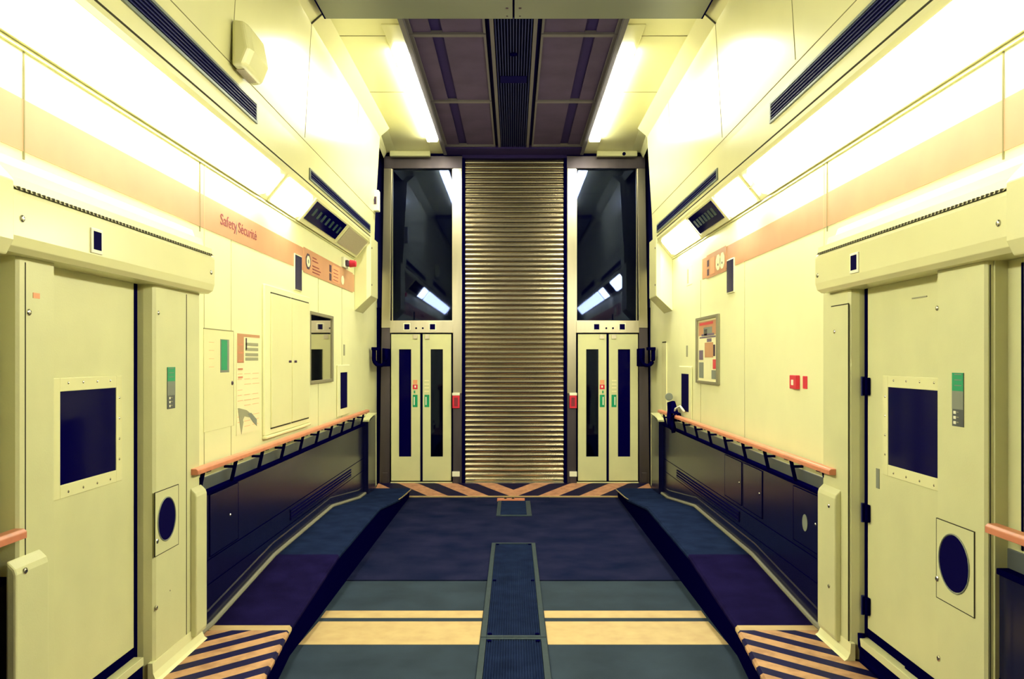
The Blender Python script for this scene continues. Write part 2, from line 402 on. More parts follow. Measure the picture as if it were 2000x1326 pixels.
t = thing('sensor_disc', (cove_pt(1, .5, 0)[0], 6.13, cove_pt(1, .5, 0)[1]), 'small oval speaker disc between two right wall lamps', 'speaker')
o = MB().cyl(tuple(t.location), .045, .012, 'z', 24).build('disc', SPK, t)
o.rotation_euler = (0, math.radians(180-47), 0)

# ================================================================ LOWER PANELS, RAILS
def dado(s, y0, y1, hatches, vents, emblem=None, lab=''):
    d = sgroup('trim_3', (s*XD, y0, 0), lab)
    ys = sorted({y0, y1, *[p[0] for p in PROF if y0 < p[0] < y1]})
    MB().loft([[(s*XD, y, fzo(y)-.01), (s*XD, y, .955), (s*(XD+.012), y, .976), (s*(XW-.001), y, .976), (s*(XW-.001), y, fzo(y)-.01)] for y in ys]).build('panel', NAVY, d)
    MB().box((s*(XD-.012), y0, .955), (s*(XW-.001), y1, .978)).build('cap_ledge', BLACK, d, .003)
    MB().box((s*(XW-.012), y0, .978), (s*(XW-.001), y1, 1.052)).build('upstand', NAVYL, d, .003)
    for z in (.567,):
        MB().box((s*(XD-.002), y0, z-.003), (s*(XD+.002), y1, z+.003)).build('groove', BLACK, d)
    MB().box((s*(XD-.002), y0, .42), (s*(XD+.002), y1, .425)).build('groove', BLACK, d)
    # kick strip leaning out to the foot
    MB().loft([[(s*(XD+.001), y, fzo(y)+.10), (s*(XD-.006), y, fzo(y)+.09), (s*(XD-.006), y, fzo(y)), (s*(XD+.001), y, fzo(y))] for y in ys]).build('kick_strip', NAVY, d)
    for (a, b, za, zb) in hatches:
        h = MB().box((s*(XD-.005), a, za), (s*(XD+.001), b, zb)).build('access_hatch', NAVY, d, .002)
        m = MB(); g = .004
        for (q0, q1, r0, r1) in ((a-g, a, za-g, zb+g), (b, b+g, za-g, zb+g), (a, b, za-g, za), (a, b, zb, zb+g)):
            m.box((s*(XD-.0058), q0, r0), (s*(XD+.001), q1, r1))
        m.build('seal', BLACK, h)
        MB().dome((s*(XD-.005), a+.06 if s > 0 else (a+b)/2+.1, (za+zb)/2), .010, 'x', -s).build('lock', CHROME, h)
    for (a, b, za, zb) in vents:
        v = MB().box((s*(XD-.006), a, za), (s*(XD+.001), b, zb)).build('air_slot', VOID, d)
        n = 3
        for i in range(n):
            z = za + (zb-za)*(i+.5)/n
            MB().box((s*(XD-.009), a, z-.004), (s*(XD-.006), b, z+.004)).build('slat', NAVY, v)
    if emblem:
        MB().ellx(s*(XD-.0055), emblem[0], emblem[1], .045, .052, -s*.002).build('round_emblem', GREY, d)
    # tan floor bead
    yy = sorted({*ys})
    MB().tube([(s*(XD-.018), y, fzo(y)+.010) for y in yy], .016, 8).build('floor_bead', mat('tan_bead', (.20, .19, .14), .5), d)
    return d
dado(-1, 4.78, 10.66, [(5.00, 5.51, .585, .945)], [(6.81, 9.34, .452, .538)], lab='dark blue lower panelling of the left wall')
dado(1, 4.78, 10.66, [(6.66, 7.18, .60, .94), (6.11, 6.60, .60, .94), (4.96, 5.42, .60, .94)], [(6.73, 9.30, .452, .538)],
     emblem=(wy(1574, XD), wz(1021, wy(1574, XD))), lab='dark blue lower panelling of the right wall')
for s in (-1, 1):
    dado(s, Y_NEAR, 3.04 if s < 0 else 3.13, [], [], lab=f'near dark blue lower panelling by the camera on the {SD[s]}')
    # end post of the panelling
    struct(MB().prismx([(10.15, .12), (10.15, 1.0), (10.22, 1.03), (10.68, 1.05), (10.68, .10)], s*1.745, s*(XW-.002)).build('trim_4', NAVY, bevel=.004), f'dark end post of the {SD[s]} panelling')
    MBx = MB().prismx([(10.14, 1.003), (10.21, 1.035), (10.70, 1.056), (10.70, 1.075), (10.14, 1.022)], s*1.735, s*(XW-.002))
    struct(MBx.build('trim_5', CREAM2), f'cream cap of the {SD[s]} end post')

def handrail(s, y0, y1, ybr, label):
    t = thing('handrail', (s*1.76, y0, 1.10), label, 'handrail')
    prof = [(1.722, 1.118), (1.722, 1.142), (1.732, 1.152), (1.768, 1.152), (1.778, 1.142), (1.778, 1.118)]
    MB().prism(prof, y0, y1, s).build('rail', RAILM, t, .003)
    for y in ybr:
        m = MB()
        m.loft([[(s*x, yy, z) for x, z in ((1.803, .980), (1.782, .980), (1.762, 1.07), (1.752, 1.118), (1.772, 1.118), (1.782, 1.07))] for yy in (y-.009, y+.009)])
        m.box((s*(XW-.001), y-.008, 1.062), (s*1.775, y+.008, 1.078))
        m.box((s*1.728, y-.03, 1.112), (s*1.774, y+.03, 1.118))
        m.build('bracket', BLACK, t)
handrail(-1, 4.61, 10.10, [4.80+.57*k for k in range(9)] + [9.93], 'salmon pink handrail on dark brackets along the left wall')
handrail(1, 4.61, 10.10, [4.80+.57*k for k in range(9)] + [9.93], 'salmon pink handrail on dark brackets along the right wall')
handrail(-1, -2.5, wy(38, 1.75), [2.6, 2.0, 1.4, .8, .2, -.4], 'short near end of a salmon handrail at the left picture edge')
handrail(1, -2.5, wy(1938, 1.75), [2.6, 2.0, 1.4, .8, .2, -.4], 'short near end of a salmon handrail at the right picture edge')

# ================================================================ SIDE DOOR PORTALS
XP = 1.76      # face of door piers
XL = 1.838     # door leaf face
def screw(s, px, py, X, parent, r=.011, m=CHROME):
    y = wy(px, X); return MB().dome((s*X, y, wz(py, y)), r, 'x', -s).build('screw', m, parent)
def pier(s, ya, yb, z0, z1, label, reveal):
    """cream pillar beside a side door: ya near edge, yb far edge"""
    t = sgroup('trim_6', (s*XP, ya, 0), label)
    e = .03
    if reveal == 'near': plan = [(XW, ya), (XP+.05, ya), (XP+.012, ya+.012), (XP, ya+e), (XP, yb-.01), (XP+.01, yb), (XW, yb)]
    else: plan = [(XW, ya), (XP+.01, ya), (XP, ya+.01), (XP, yb-.01), (XP+.01, yb), (XW, yb)]
    MB().loft([[(s*x, y, z) for x, y in plan] for z in (z0, z1)]).build('pillar', CREAM2, t)
    return t
# ---- left: pier at far side of the door carries sign and round hole
def foot(s, ya, yb, parent, zf=.17):
    pr = [(XP+.02, zf-.06), (XP-.045, zf-.05), (XP-.045, zf+.004), (XP-.02, zf+.02), (XP-.006, zf+.05), (XP-.003, zf+.10), (XP+.02, zf+.10)]
    MB().prism(pr, ya, yb, s).build('foot_moulding', CREAM, parent, smooth=False)
def recess_panel_left():
    s = -1; t = pier(s, 4.13, 4.74, .10, 2.12, 'cream pillar beside the left side door', 'near')
    foot(s, 4.11, 4.76, t)
    for y in (4.545,):
        MB().box((s*(XP-.001), y-.004, .25), (s*(XP+.003), y+.004, 2.10)).build('panel_joint', GAP, t)
    screw(s, 309, 611, XP, t); screw(s, 305, 1187, XP, t, .013); screw(s, 332, 1153, XP, t, .005); screw(s, 306, 1057, XP, t, .014)
    # sign plate
    return t
PL = recess_panel_left()
def access_cover(s, y0, y1, z0, z1, yc, zc, ry, label):
    t = thing('access_cover', (s*XP, y0, z0), label, 'cover plate')
    m = MB(); g = .003
    MB().box((s*(XP+.0005), y0, z0), (s*(XP-.004), y1, z1)).build('plate', CREAM2, t, .001)
    for (a, b, c_, d) in ((y0-g, y0, z0-g, z1+g), (y1, y1+g, z0-g, z1+g), (y0, y1, z0-g, z0), (y0, y1, z1, z1+g)):
        m.box((s*(XP+.0005), a, c_), (s*(XP-.0045), b, d))
    m.build('seal', GAP, t)
    MB().ellx(s*(XP-.004), yc, zc, ry, ry, -s*.001).build('round_opening', VOID, t)
    m = MB(); n = 36
    rings = []
    for i in range(n+1):
        a = 2*math.pi*i/n
        rings.append((s*(XP-.0055), yc+(ry+.004)*math.cos(a), zc+(ry+.004)*math.sin(a)))
    m.tube(rings, .003, 6); m.build('rim', GREY, t)
    return t
yc = wy(324, XP); zc = wz(1013, yc); 
access_cover(-1, wy(300, XP)+.01, wy(347, XP), zc-.16, zc+.15, yc, zc, .105, 'cream cover with round dark hole on the pillar left of the walkway')
yc = wy(1865, XP); zc = wz(1101, yc)
YP0, YP1 = 2.95, wy(1829, XP)                     # right pocket panel
PR2 = pier(1, YP0+.20, YP1, .10, 2.12, 'cream pocket panel over the right side door', 'far')
foot(1, YP0+.20, YP1, PR2)
access_cover(1, wy(1904, XP), wy(1831, XP), zc-.17, zc+.155, yc, zc, .112, 'cream cover with round dark hole beside the right side door')
screw(1, 1831, 602, XP, PR2); screw(1, 1834, 1286, XP, PR2, .013); 
MB().dome((XP-.0042, wy(1833, XP), wz(1130, wy(1833, XP))), .013, 'x', -1).build('screw', CHROME, PR2)
# right far pier with bumper
PR1 = pier(1, 4.42, 4.81, .10, 2.12, 'cream pillar between right walkway and side door', 'near')
foot(1, 4.40, 4.83, PR1)
MB().box((XP-.001, 4.437, .25), (XP+.003, 4.443, 2.04)).build('panel_joint', GAP, PR1)
MB().box((XP-.001, 4.44, 2.04), (XP+.003, 4.68, 2.046)).build('panel_joint', GAP, PR1)
screw(1, 1630, 648, XP, PR1)
for py in (652, 700, 735, 795, 850, 908, 968, 1022, 1085, 1150):
    y = 4.419; X = (1697.5-VX)*y/F
    MB().dome((X, y, wz(py, y)), .007, 'y', -1).build('bolt', CHROME, PR1)
def bumper(s, y0, y1, label, px1, py1, ztop=1.05, x0=None):
    t = thing('pillar_guard', (s*XP, y0, .2), label, 'guard')
    MB().loft([[(s*(XP+.002), y, .235), (s*(XP-.028), y, .235), (s*(XP-.034), y, .26), (s*(XP-.034), y, ztop-.05), (s*(XP-.028), y, ztop-.03), (s*(XP+.002), y, ztop)] for y in (y0, y1)]).build('shield', CREAM2, t, .008)
    for py in py1:
        MB().dome((s*(XP-.034), (y0+y1)/2-.05, wz(py, (y0+y1)/2)), .012, 'x', -s).build('screw', CHROME, t)
    return t
bumper(1, 4.54, 4.80, 'cream guard box at foot of pillar where right handrail ends', 0, (985, 1140))
bumper(-1, 4.60, 4.76, 'narrow cream guard box at foot of pillar where left handrail ends', 0, ())
bumper(-1, 2.93, 3.14, 'cream guard box at bottom left picture edge under handrail end', 0, (1108,))
# near-side piers
PL2 = pier(-1, 3.0, wy(108, XP), .10, 2.12, 'cream pocket panel on the near side of the left side door', 'far')
foot(-1, 3.0, wy(108, XP), PL2)
screw(-1, 56, 610, XP, PL2, .013)
MB().box((-XP, wy(64, XP), 1.975), (-(XP-.002), wy(77, XP), 1.995)).build('label_sticker', PINK, PL2)
for s, y in ((-1, 3.045), (1, 3.12)):
    struct(MB().box((s*(XP+.03), y-.02 if s < 0 else 3.14, .1), (s*(XW-.001), y+.06, 2.30)).build('trim_7', CREAM2), f'narrow cream wall return at the {SD[s]} picture edge')
    MB().box((s*(XP-.001), y-.003, .25), (s*(XP+.002), y+.003, 2.10)).build('panel_joint', GAP, PL2 if s < 0 else PR2)
    struct(MB().box((s*(XW-.001), y-.075, 1.06), (s*(XW-.005), y-.066, 2.1)).build('trim_8', BLACK), f'black joint at the {SD[s]} picture edge')

# ---- side doors
def side_door(s, n, y0, y1, w0, w1, wt, wb, label):
    d = sgroup(f'door_{n}', (s*XL, y0, .12), label)
    MB().box((s*XL, y0, .355), (s*(XW+.02), y1, 2.13)).build('leaf', CREAM2, d, .003)
    MB().box((s*(XL-.002), y1+.002, .10), (s*(XL+.004), y1+.034, 2.13)).build('rubber_seal', BLACK, d)
    # window with riveted frame
    ym = (w0+w1)/2; zt, zb = wt, wb
    f = MB()
    fw = .055
    f.box((s*(XL+.001), w0-fw, zb-fw), (s*(XL-.006), w0, zt+fw)).box((s*(XL+.001), w1, zb-fw), (s*(XL-.006), w1+fw, zt+fw))
    f.box((s*(XL+.001), w0, zb-fw), (s*(XL-.006), w1, zb)).box((s*(XL+.001), w0, zt), (s*(XL-.006), w1, zt+fw))
    fo = f.build('window_frame', CREAM3, d, .002)
    MB().box((s*(XL+.001), w0, zb), (s*(XL-.002), w1, zt)).build('window_pane', DGLASS, d)
    for i in range(4):
        y = w0 + (w1-w0)*(i+.5)/4
        for z in (zb-fw/2-.006, zt+fw/2+.006):
            MB().dome((s*(XL-.006), y, z), .006, 'x', -s, 8).build('rivet', CHROME, fo)
    for i in range(4):
        z = zb + (zt-zb)*(i+.5)/4
        MB().dome((s*(XL-.006), w1+fw/2, z), .006, 'x', -s, 8).build('rivet', CHROME, fo)
    # bottom track
    MB().box((s*(XP+.03), y0, .27), (s*XL, y1, .31)).build('door_track', CREAM2, d, .003)
    MB().box((s*(XP+.035), y0, .10), (s*XL, y1, .27)).build('sill_face', BLACK, d)
    MB().box((s*(XL-.002), y0, .31), (s*(XW+.01), y1, .355)).build('bottom_gap', BLACK, d)
    MB().box((s*(XL-.016), y0, .312), (s*XL, y1-.45, .35)).build('bottom_brush', BLACK, d)
    return d
y1L = wy(268, XL)-.04; 
wl0, wl1 = wy(115, XL), wy(225, XL)
side_door(-1, 1, 2.95, 4.09, wl0, wl1, 1.62, 1.24, 'cream side door with square dark window on the left')
d = side_door(1, 2, 3.05, 4.385, wy(1842, XL), wy(1736, XL), 1.615, 1.235, 'cream side door with square dark window on the right')
for py in (754, 1000, 1180):
    y = 4.40; z = wz(py, y)
    h = MB().box((XL-.02, y-.055, z-.045), (XL-.001, y+.0, z+.045)).box((XL-.012, 4.372, z-.045), (XL-.03, 4.385, z+.045)).build('hinge', BLACK, d, .004)
    MB().cyl((XL-.024, y-.012, z), .009, .10, 'z', 12).build('hinge_pin', LOUV, h)
m = MB().box((XL+.001, wy(1718, XL), 1.10), (XL-.003, wy(1712, XL), 1.20)); m.build('keyhole_plate', GREY, d)
y = wy(1790, XL)
MB().box((XL+.001, y-.10, wz(583, y)), (XL-.003, y+.04, wz(583, y)+.006)).build('scratch_plate', PRINT, d)
# black rubber drain at the door foot (right)
t = thing('cable_hose', (1.70, 4.36, .12), 'thick black rubber hose coming down at foot of right pillar', 'hose')
MB().tube([(1.805, 4.385, .33), (1.80, 4.37, .27), (1.80, 4.34, .225), (1.80, 4.28, .205), (1.80, 4.15, .20), (1.80, 3.95, .20)], .018).build('hose', BLACK, t, smooth=True)

# ---- door header boxes
for s in (-1, 1):
    y0, y1 = (2.83, 4.75) if s < 0 else (2.87, 4.706)
    t = thing('door_header', (s*1.70, y0, 2.11), f'cream mechanism box over the {SD[s]} side door with small dark window', 'housing')
    MB().prism([(XW-.001, 2.335), (1.70, 2.335), (1.684, 2.325), (1.68, 2.31), (1.68, 2.17), (1.69, 2.135), (1.715, 2.118), (XW-.001, 2.118)], y0, y1, s).build('cover', CREAM3, t, .002)
    MB().prism([(XW-.001, 2.48), (1.815, 2.48), (1.80, 2.44), (1.76, 2.43), (1.75, 2.39), (1.705, 2.375), (1.70, 2.336), (XW-.001, 2.336)], y0, y1+.02, s).build('stepped_top', CREAM3, t)
    MB().prism([(1.699, 2.333), (1.681, 2.333), (1.677, 2.327), (1.690, 2.340)], y0+.02, y1-.02, s).build('hinge_strip', LINE, t)
    m = MB()
    for k in range(60):
        y = y0+.03+(y1-y0-.06)*k/60
        m.box((s*1.6765, y, 2.327), (s*1.683, y+.012, 2.337))
    m.build('hinge_knuckles', GAP, t)
    pxa, pxb, pya, pyb = ((176, 198, 449, 495) if s < 0 else (1662, 1678, 506, 540))
    ya, yb = sorted((wy(pxa, 1.68), wy(pxb, 1.68))); ym = (ya+yb)/2
    za, zb = 2.175, 2.275
    if s < 0: pass
    wf = MB().box((s*1.682, ya, za), (s*1.673, yb, zb)).build('window_frame', WHITE, t, .003)
    MB().box((s*1.673, ya+.015, za+.015), (s*1.6715, yb-.015, zb-.012)).build('window_pane', VOID, wf)
    pts = ((43, 427), (412, 532)) if s < 0 else ((1951, 436), (1597, 538))
    for px, py in pts:
        MB().dome((s*1.68, wy(px, 1.68), wz(py, wy(px, 1.68))), .013, 'x', -s).build('screw', CHROME, t)
    # near neighbour housing, deeper
    t2 = thing('header_end_box', (s*1.68, 2.0, 2.1), f'cut off cream housing at the {SD[s]} picture edge over the door', 'housing')
    MB().prism([(XW-.001, 2.45), (1.74, 2.43), (1.665, 2.35), (1.665, 2.15), (1.69, 2.10), (XW-.001, 2.10)], 1.5, y0-.012, s).build('cover', CREAM3, t2, .006)

# ================================================================ WALL FITTINGS, both sides
def wbox(s, pxa, pxb, za, zb, d, X=XW, name=None, m=None, parent=None, off=0.0, bevel=0):
    ya, yb = sorted((wy(pxa, X), wy(pxb, X)))
    return MB().box((s*(X-off), ya, za), (s*(X-off-d), yb, zb)).build(name, m, parent, bevel)
def zat(px, py, X=XW): return wz(py, wy(px, X))
# Safety lettering
t = thing('wall_lettering', (-XW, wy(430, XW), 2.6), 'dark red words Safety and Securite on the left peach band', 'lettering')
wd = wy(499, XW)-wy(429, XW)
textmesh('Safety', .098, (-(XW-.004), wy(429, XW), 2.60), (0, 1, 0), MAROON, t, sx=1.35, name='word')
textmesh('|', .098, (-(XW-.004), wy(459.5, XW), 2.60), (0, 1, 0), GREY, t, sx=1.0, name='divider')
textmesh('Sécurité', .098, (-(XW-.004), wy(464, XW), 2.60), (0, 1, 0), MAROON, t, sx=1.26, name='word')
# dark tall slots
for s, a, b, pt, pb in ((-1, 574, 586, 500, 566), (1, 1423, 1435, 508, 570)):
    c_ = (a+b)/2; z0, z1 = zat(c_, pb), zat(c_, pt)
    t = thing('indicator_strip', (s*XW, wy(a, XW), z0), f'narrow dark upright indicator glass on the {SD[s]} wall band', 'indicator')
    wbox(s, a-.8, b+.8, z0-.01, z1+.01, .012, name='frame', m=CREAM3, parent=t, bevel=.002)
    wbox(s, a, b, z0, z1, .004, off=.012, name='glass', m=DGLASS, parent=t)
# pictogram stickers
def octagon(s, px, z, r, m, parent, off, k=1.0, name='icon'):
    y = wy(px, XW)
    n = 8
    return MB().loft([[(s*(XW-off-h), y+k*r*math.cos(math.pi/8+2*math.pi*i/n), z+r*math.sin(math.pi/8+2*math.pi*i/n)) for i in range(n)] for h in (0, .001)]).build(name, m, parent)
t = thing('safety_sticker', (-XW, wy(610, XW), 2.55), 'peach safety sticker with dark octagon icon beside the left indicator', 'sticker')
wbox(-1, 592, 688, 2.515, 2.735, .003, name='sheet', m=PEACH, parent=t, off=.003)
octagon(-1, 600.5, 2.625, .075, INK, t, .007, 1.3); octagon(-1, 600.5, 2.625, .052, PAPER, t, .0085, 1.3)
octagon(-1, 600.5, 2.625, .020, GREY, t, .010, 1.3)
for i in range(5):
    z = 2.675-.028*i-(.02 if i > 1 else 0)
    wbox(-1, 609, 617+((i*3) % 5)+(4 if i > 1 else 0), z, z+.010, .001, off=.0065, name='text_line', m=MAROON, parent=t)
for i, (px, zz) in enumerate(((644, 2.66), (644, 2.575))):
    wbox(-1, px-2, px+2, zz-.035, zz+.035, .001, off=.0065, name='pictogram', m=INK, parent=t)
wbox(-1, 648, 662, 2.54, 2.71, .001, off=.0065, name='pictogram_panel', m=PINK, parent=t)
for k in range(4):
    wbox(-1, 650, 659, 2.56+.035*k, 2.567+.035*k, .001, off=.0078, name='text_line', m=MAROON, parent=t)
octagon(-1, 668, 2.60, .05, PAPER, t, .0068, 1.5)
t = thing('safety_sticker', (XW, wy(1410, XW), 2.55), 'faded peach sticker with small pictograms beside the right indicator', 'sticker')
wbox(1, 1381, 1419, 2.515, 2.735, .003, name='sheet', m=PEACH, parent=t, off=.003)
for zz, m_ in ((2.655, INK), (2.57, INK)): wbox(1, 1382.5, 1386, zz-.03, zz+.03, .001, off=.0065, name='pictogram', m=m_, parent=t)
wbox(1, 1389, 1397, 2.54, 2.69, .001, off=.0065, name='pictogram_panel', m=PINK, parent=t)
for px in (1404, 1412):
    octagon(1, px, 2.62, .075, PAPER, t, .0068, 1.2); octagon(1, px, 2.60, .012, INK, t, .0085, 1.2)
t = thing('safety_sticker', (XW, wy(1350, XW), 2.55), 'very pale small sticker near the corner housing on right wall', 'sticker')
wbox(1, 1341, 1352, 2.53, 2.72, .002, name='sheet', m=PAPER, parent=t)
wbox(1, 1343, 1345, 2.55, 2.70, .001, off=.002, name='pictogram', m=PINK, parent=t)
# red beacon
y = wy(674, XW); z = wz(516, y)
t = thing('alarm_beacon', (-XW, y, z), 'small red and black alarm beacon under the cove, left wall', 'beacon')
MB().box((-XW, y-.20, z-.05), (-(XW-.03), y+.04, z+.06)).build('base', WHITE, t, .006)
MB().box((-(XW-.03), y-.14, z-.03), (-(XW-.06), y, z+.03)).build('body', INK, t, .006)
MB().cyl((-(XW-.095), y-.05, z), .042, .07, 'x', 20, .034).build('lens', RED, t, .004)

# left: tall white double locker
zb_, zt_ = zat(556, 826), zat(556, 582)
t = thing('wall_locker', (-XW, wy(520, XW), zb_), 'tall cream double door locker on the left wall between notice and mirror', 'locker')
wbox(-1, 512, 602, zb_-.05, zt_+.06, .02, name='body', m=CREAM, parent=t, bevel=.006)
for a, b in ((523, 562.5), (564, 598)):
    dr = wbox(-1, a, b, zb_, zt_, .012, name='door', m=CREAM3, parent=t, off=.02, bevel=.003)
    hpx = 557 if a < 540 else 568
    MB().cyl((-(XW-.040), wy(hpx, XW), zat(hpx, 706)), .010, .02, 'x', 12).build('knob', INK, dr)
    ya, yb = sorted((wy(a, XW), wy(b, XW)))
    MB().box((-(XW-.0202), ya, zt_+.001), (-(XW-.024), yb, zt_+.012)).build('top_gap', GAP, t)
    MB().box((-(XW-.0202), ya, zb_-.012), (-(XW-.024), yb, zb_-.001)).build('bottom_gap', GAP, t)
wbox(-1, 512, 600, zb_-.075, zb_-.052, .035, name='sill', m=CREAM3, parent=t, bevel=.006)
# glazed reflective panel on left
z0, z1 = zat(624, 748), zat(624, 612)
t = thing('glazed_frame', (-XW, wy(601, XW), z0), 'framed reflective glass panel right of the locker on left wall', 'picture frame')
ya, yb = wy(601, XW), wy(648, XW)
m = MB(); fw = .03
m.box((-XW, ya, z0), (-(XW-.02), ya+.05, z1)).box((-XW, yb-.05, z0), (-(XW-.02), yb, z1)).box((-XW, ya+.05, z0), (-(XW-.02), yb-.05, z0+fw)).box((-XW, ya+.05, z1-fw), (-(XW-.02), yb-.05, z1))
m.build('frame', FRAMEM, t, .003)
MB().box((-XW, ya+.05, z0+fw), (-(XW-.008), yb-.05, z1-fw)).build('glass', MIRROR, t)
# cabinet with green sign, left
t = thing('wall_cabinet_door', (-XW, wy(400, XW), 1.1), 'flush cream cabinet door with green sticker near the left door pillar', 'cabinet door')
z0, z1 = zat(426, 838), zat(426, 645)
wbox(-1, 397, 455, z0, z1, .004, name='panel', m=CREAM3, parent=t, bevel=.001)
ya, yb = wy(397, XW), wy(455, XW)
MB().box((-XW, ya, z1), (-(XW-.0045), yb, z1+.006)).box((-XW, yb, z0), (-(XW-.0045), yb+.005, z1)).build('panel_joint', LINE, t)
zg = zat(437, 695)
wbox(-1, 429, 446, zg-.105, zg+.105, .0015, off=.004, name='sticker_border', m=GREY, parent=t)
wbox(-1, 430.5, 442, zg-.09, zg+.10, .001, off=.0056, name='green_sticker', m=GREEN, parent=t)
MB().dome((-(XW-.004), wy(452, XW), zat(452, 748)), .014, 'x', 1).build('knob', INK, t)
for i in range(4): wbox(-1, 407, 417, zg+.08-.05*i, zg+.083-.05*i, .0005, off=.004, name='text_line', m=PINK, parent=t)
# notice board
z0, z1 = zat(484, 845), zat(484, 650)
t = thing('notice_board', (-XW, wy(460, XW), z0), 'tall printed safety notice with peach header left of the locker', 'notice')
wbox(-1, 461, 507, z0, z1, .004, name='sheet', m=PAPER, parent=t)
hz = z1-.30*(z1-z0)
wbox(-1, 462, 475, hz, z1-.01, .001, off=.004, name='peach_column', m=PEACH, parent=t)
wbox(-1, 475, 506, z1-.03, z1-.01, .001, off=.004, name='peach_bar', m=PEACH, parent=t)
for i in range(5): wbox(-1, 463.5, 472.5, z1-.09-.055*i, z1-.078-.055*i, .001, off=.0055, name='text_line', m=RAILM, parent=t)
for zz in (z1-.09, z1-.125, hz+.015, hz+.045): wbox(-1, 478, 503, zz, zz+.022, .001, off=.004, name='text_line', m=PRINT, parent=t)
wbox(-1, 478.5, 481, hz+.09, hz+.17, .001, off=.004, name='pictogram', m=INK, parent=t)
for i in range(12): 
    zz = hz-.04-.036*i
    for a, b in ((463, 473), (476, 489), (492, 505)):
        if (i*7+int(a)) % 4: wbox(-1, a, b-(i % 3), zz, zz+.003, .0008, off=.004, name='text_line', m=PINK, parent=t)
def wp(s, px, py, off): y = wy(px, XW); return (s*(XW-off), y, wz(py, y))
def wpoly(s, pts, off, name, m, parent, th=.0015):
    return MB().loft([[wp(s, px, py, o_) for px, py in pts] for o_ in (off, off+th)]).build(name, m, parent)
wpoly(-1, [(463, 797), (467, 799), (474, 824), (470, 848)], .0045, 'picture_leg', PRINT, t)
wpoly(-1, [(465, 797), (480, 801), (489, 808), (486, 815), (476, 813), (472, 822)], .0047, 'picture_top', PRINT, t)
wpoly(-1, [(482, 808), (489, 806), (500, 819), (500, 832), (492, 823)], .0049, 'picture_arm', GREY, t)
# little windows near the rear
for s, a, b, pt, pb in ((-1, 662, 675, 727, 797), (1, 1334, 1348, 730, 803)):
    c_ = (a+b)/2; z0, z1 = zat(c_, pb), zat(c_, pt)
    t = thing('slot_window', (s*XW, wy(c_, XW), z0), f'small upright dark slot window in cream frame, far {SD[s]} wall', 'window')
    wbox(s, a-5, b+5, z0-.08, z1+.08, .016, name='frame', m=CREAM, parent=t, bevel=.008)
    wbox(s, a, b, z0, z1, .002, off=.016, name='pane', m=VOID, parent=t)
    lx = 672 if s < 0 else 1342
    wbox(s, lx-1.5, lx+1.5, z1+.18, z1+.30, .002, name='label_sticker', m=PRINT, parent=t)
# right poster
z0, z1 = zat(1384, 750), zat(1384, 617)
t = thing('wall_poster', (XW, wy(1406, XW), z0), 'framed instruction poster with coloured pictures on the right wall', 'poster')
ya, yb = wy(1406, XW), wy(1362, XW)
m = MB(); fw = .028; fv = .07
m.box((XW, ya, z0), (XW-.02, ya+fv, z1)).box((XW, yb-fv, z0), (XW-.02, yb, z1)).box((XW, ya+fv, z0), (XW-.02, yb-fv, z0+fw)).box((XW, ya+fv, z1-fw), (XW-.02, yb-fv, z1))
m.build('frame', FRAMEM, t, .003)
ya += fv; yb -= fv; z0 += fw; z1 -= fw
pf = MB().box((XW, ya, z0), (XW-.006, yb, z1)).build('sheet', PAPER, t)
def pp(u0, u1, v0, v1, m, name='print_block', k=0):   # u from left (far) to right (near), v from top
    Y0, Y1 = yb-(yb-ya)*u0, yb-(yb-ya)*u1; Z0, Z1 = z1-(z1-z0)*v0, z1-(z1-z0)*v1
    MB().box((XW-.006-.0008*k, Y0, Z0), (XW-.0070-.0008*k, Y1, Z1)).build(name, m, t)
VIO = mat('violet_print', (.14, .10, .17), .5)
pp(.03, .97, .03, .26, PEACH); pp(.08, .8, .05, .09, RED, 'heading', 1)
pp(.30, .75, .13, .27, GREY, 'picture', 1); pp(.34, .5, .16, .26, NAVY, 'picture', 2); pp(.2, .85, .235, .27, VIO, 'picture', 2)
pp(.08, .92, .28, .305, VIO, 'bar'); pp(.48, .72, .315, .37, VIO, 'picture'); pp(.36, .8, .38, .62, PEACH, 'picture')
pp(.05, .28, .50, .66, VIO, 'picture'); pp(.05, .30, .70, .96, GREY, 'picture'); pp(.78, .95, .65, .80, RED, 'picture')
pp(.72, .97, .82, .96, GREY, 'picture'); pp(.80, .9, .42, .6, INK, 'picture'); pp(.36, .66, .66, .96, PAPER, 'text_block', 1)
# red call point and plate
t = thing('fire_call_point', (XW, wy(1562, XW), 1.6), 'small red call point with white centre on the right wall', 'call point')
zc = zat(1555, 746)
wbox(1, 1549, 1562.5, zc-.045, zc+.045, .025, name='box', m=RED, parent=t, bevel=.004)
wbox(1, 1553, 1557, zc-.02, zc+.015, .002, off=.025, name='button', m=WHITE, parent=t)
t = thing('red_label', (XW, wy(1577, XW), 1.6), 'plain narrow red plate right of the red call point', 'sign')
wbox(1, 1569, 1577, zc-.038, zc+.042, .004, name='plate', m=RED, parent=t)
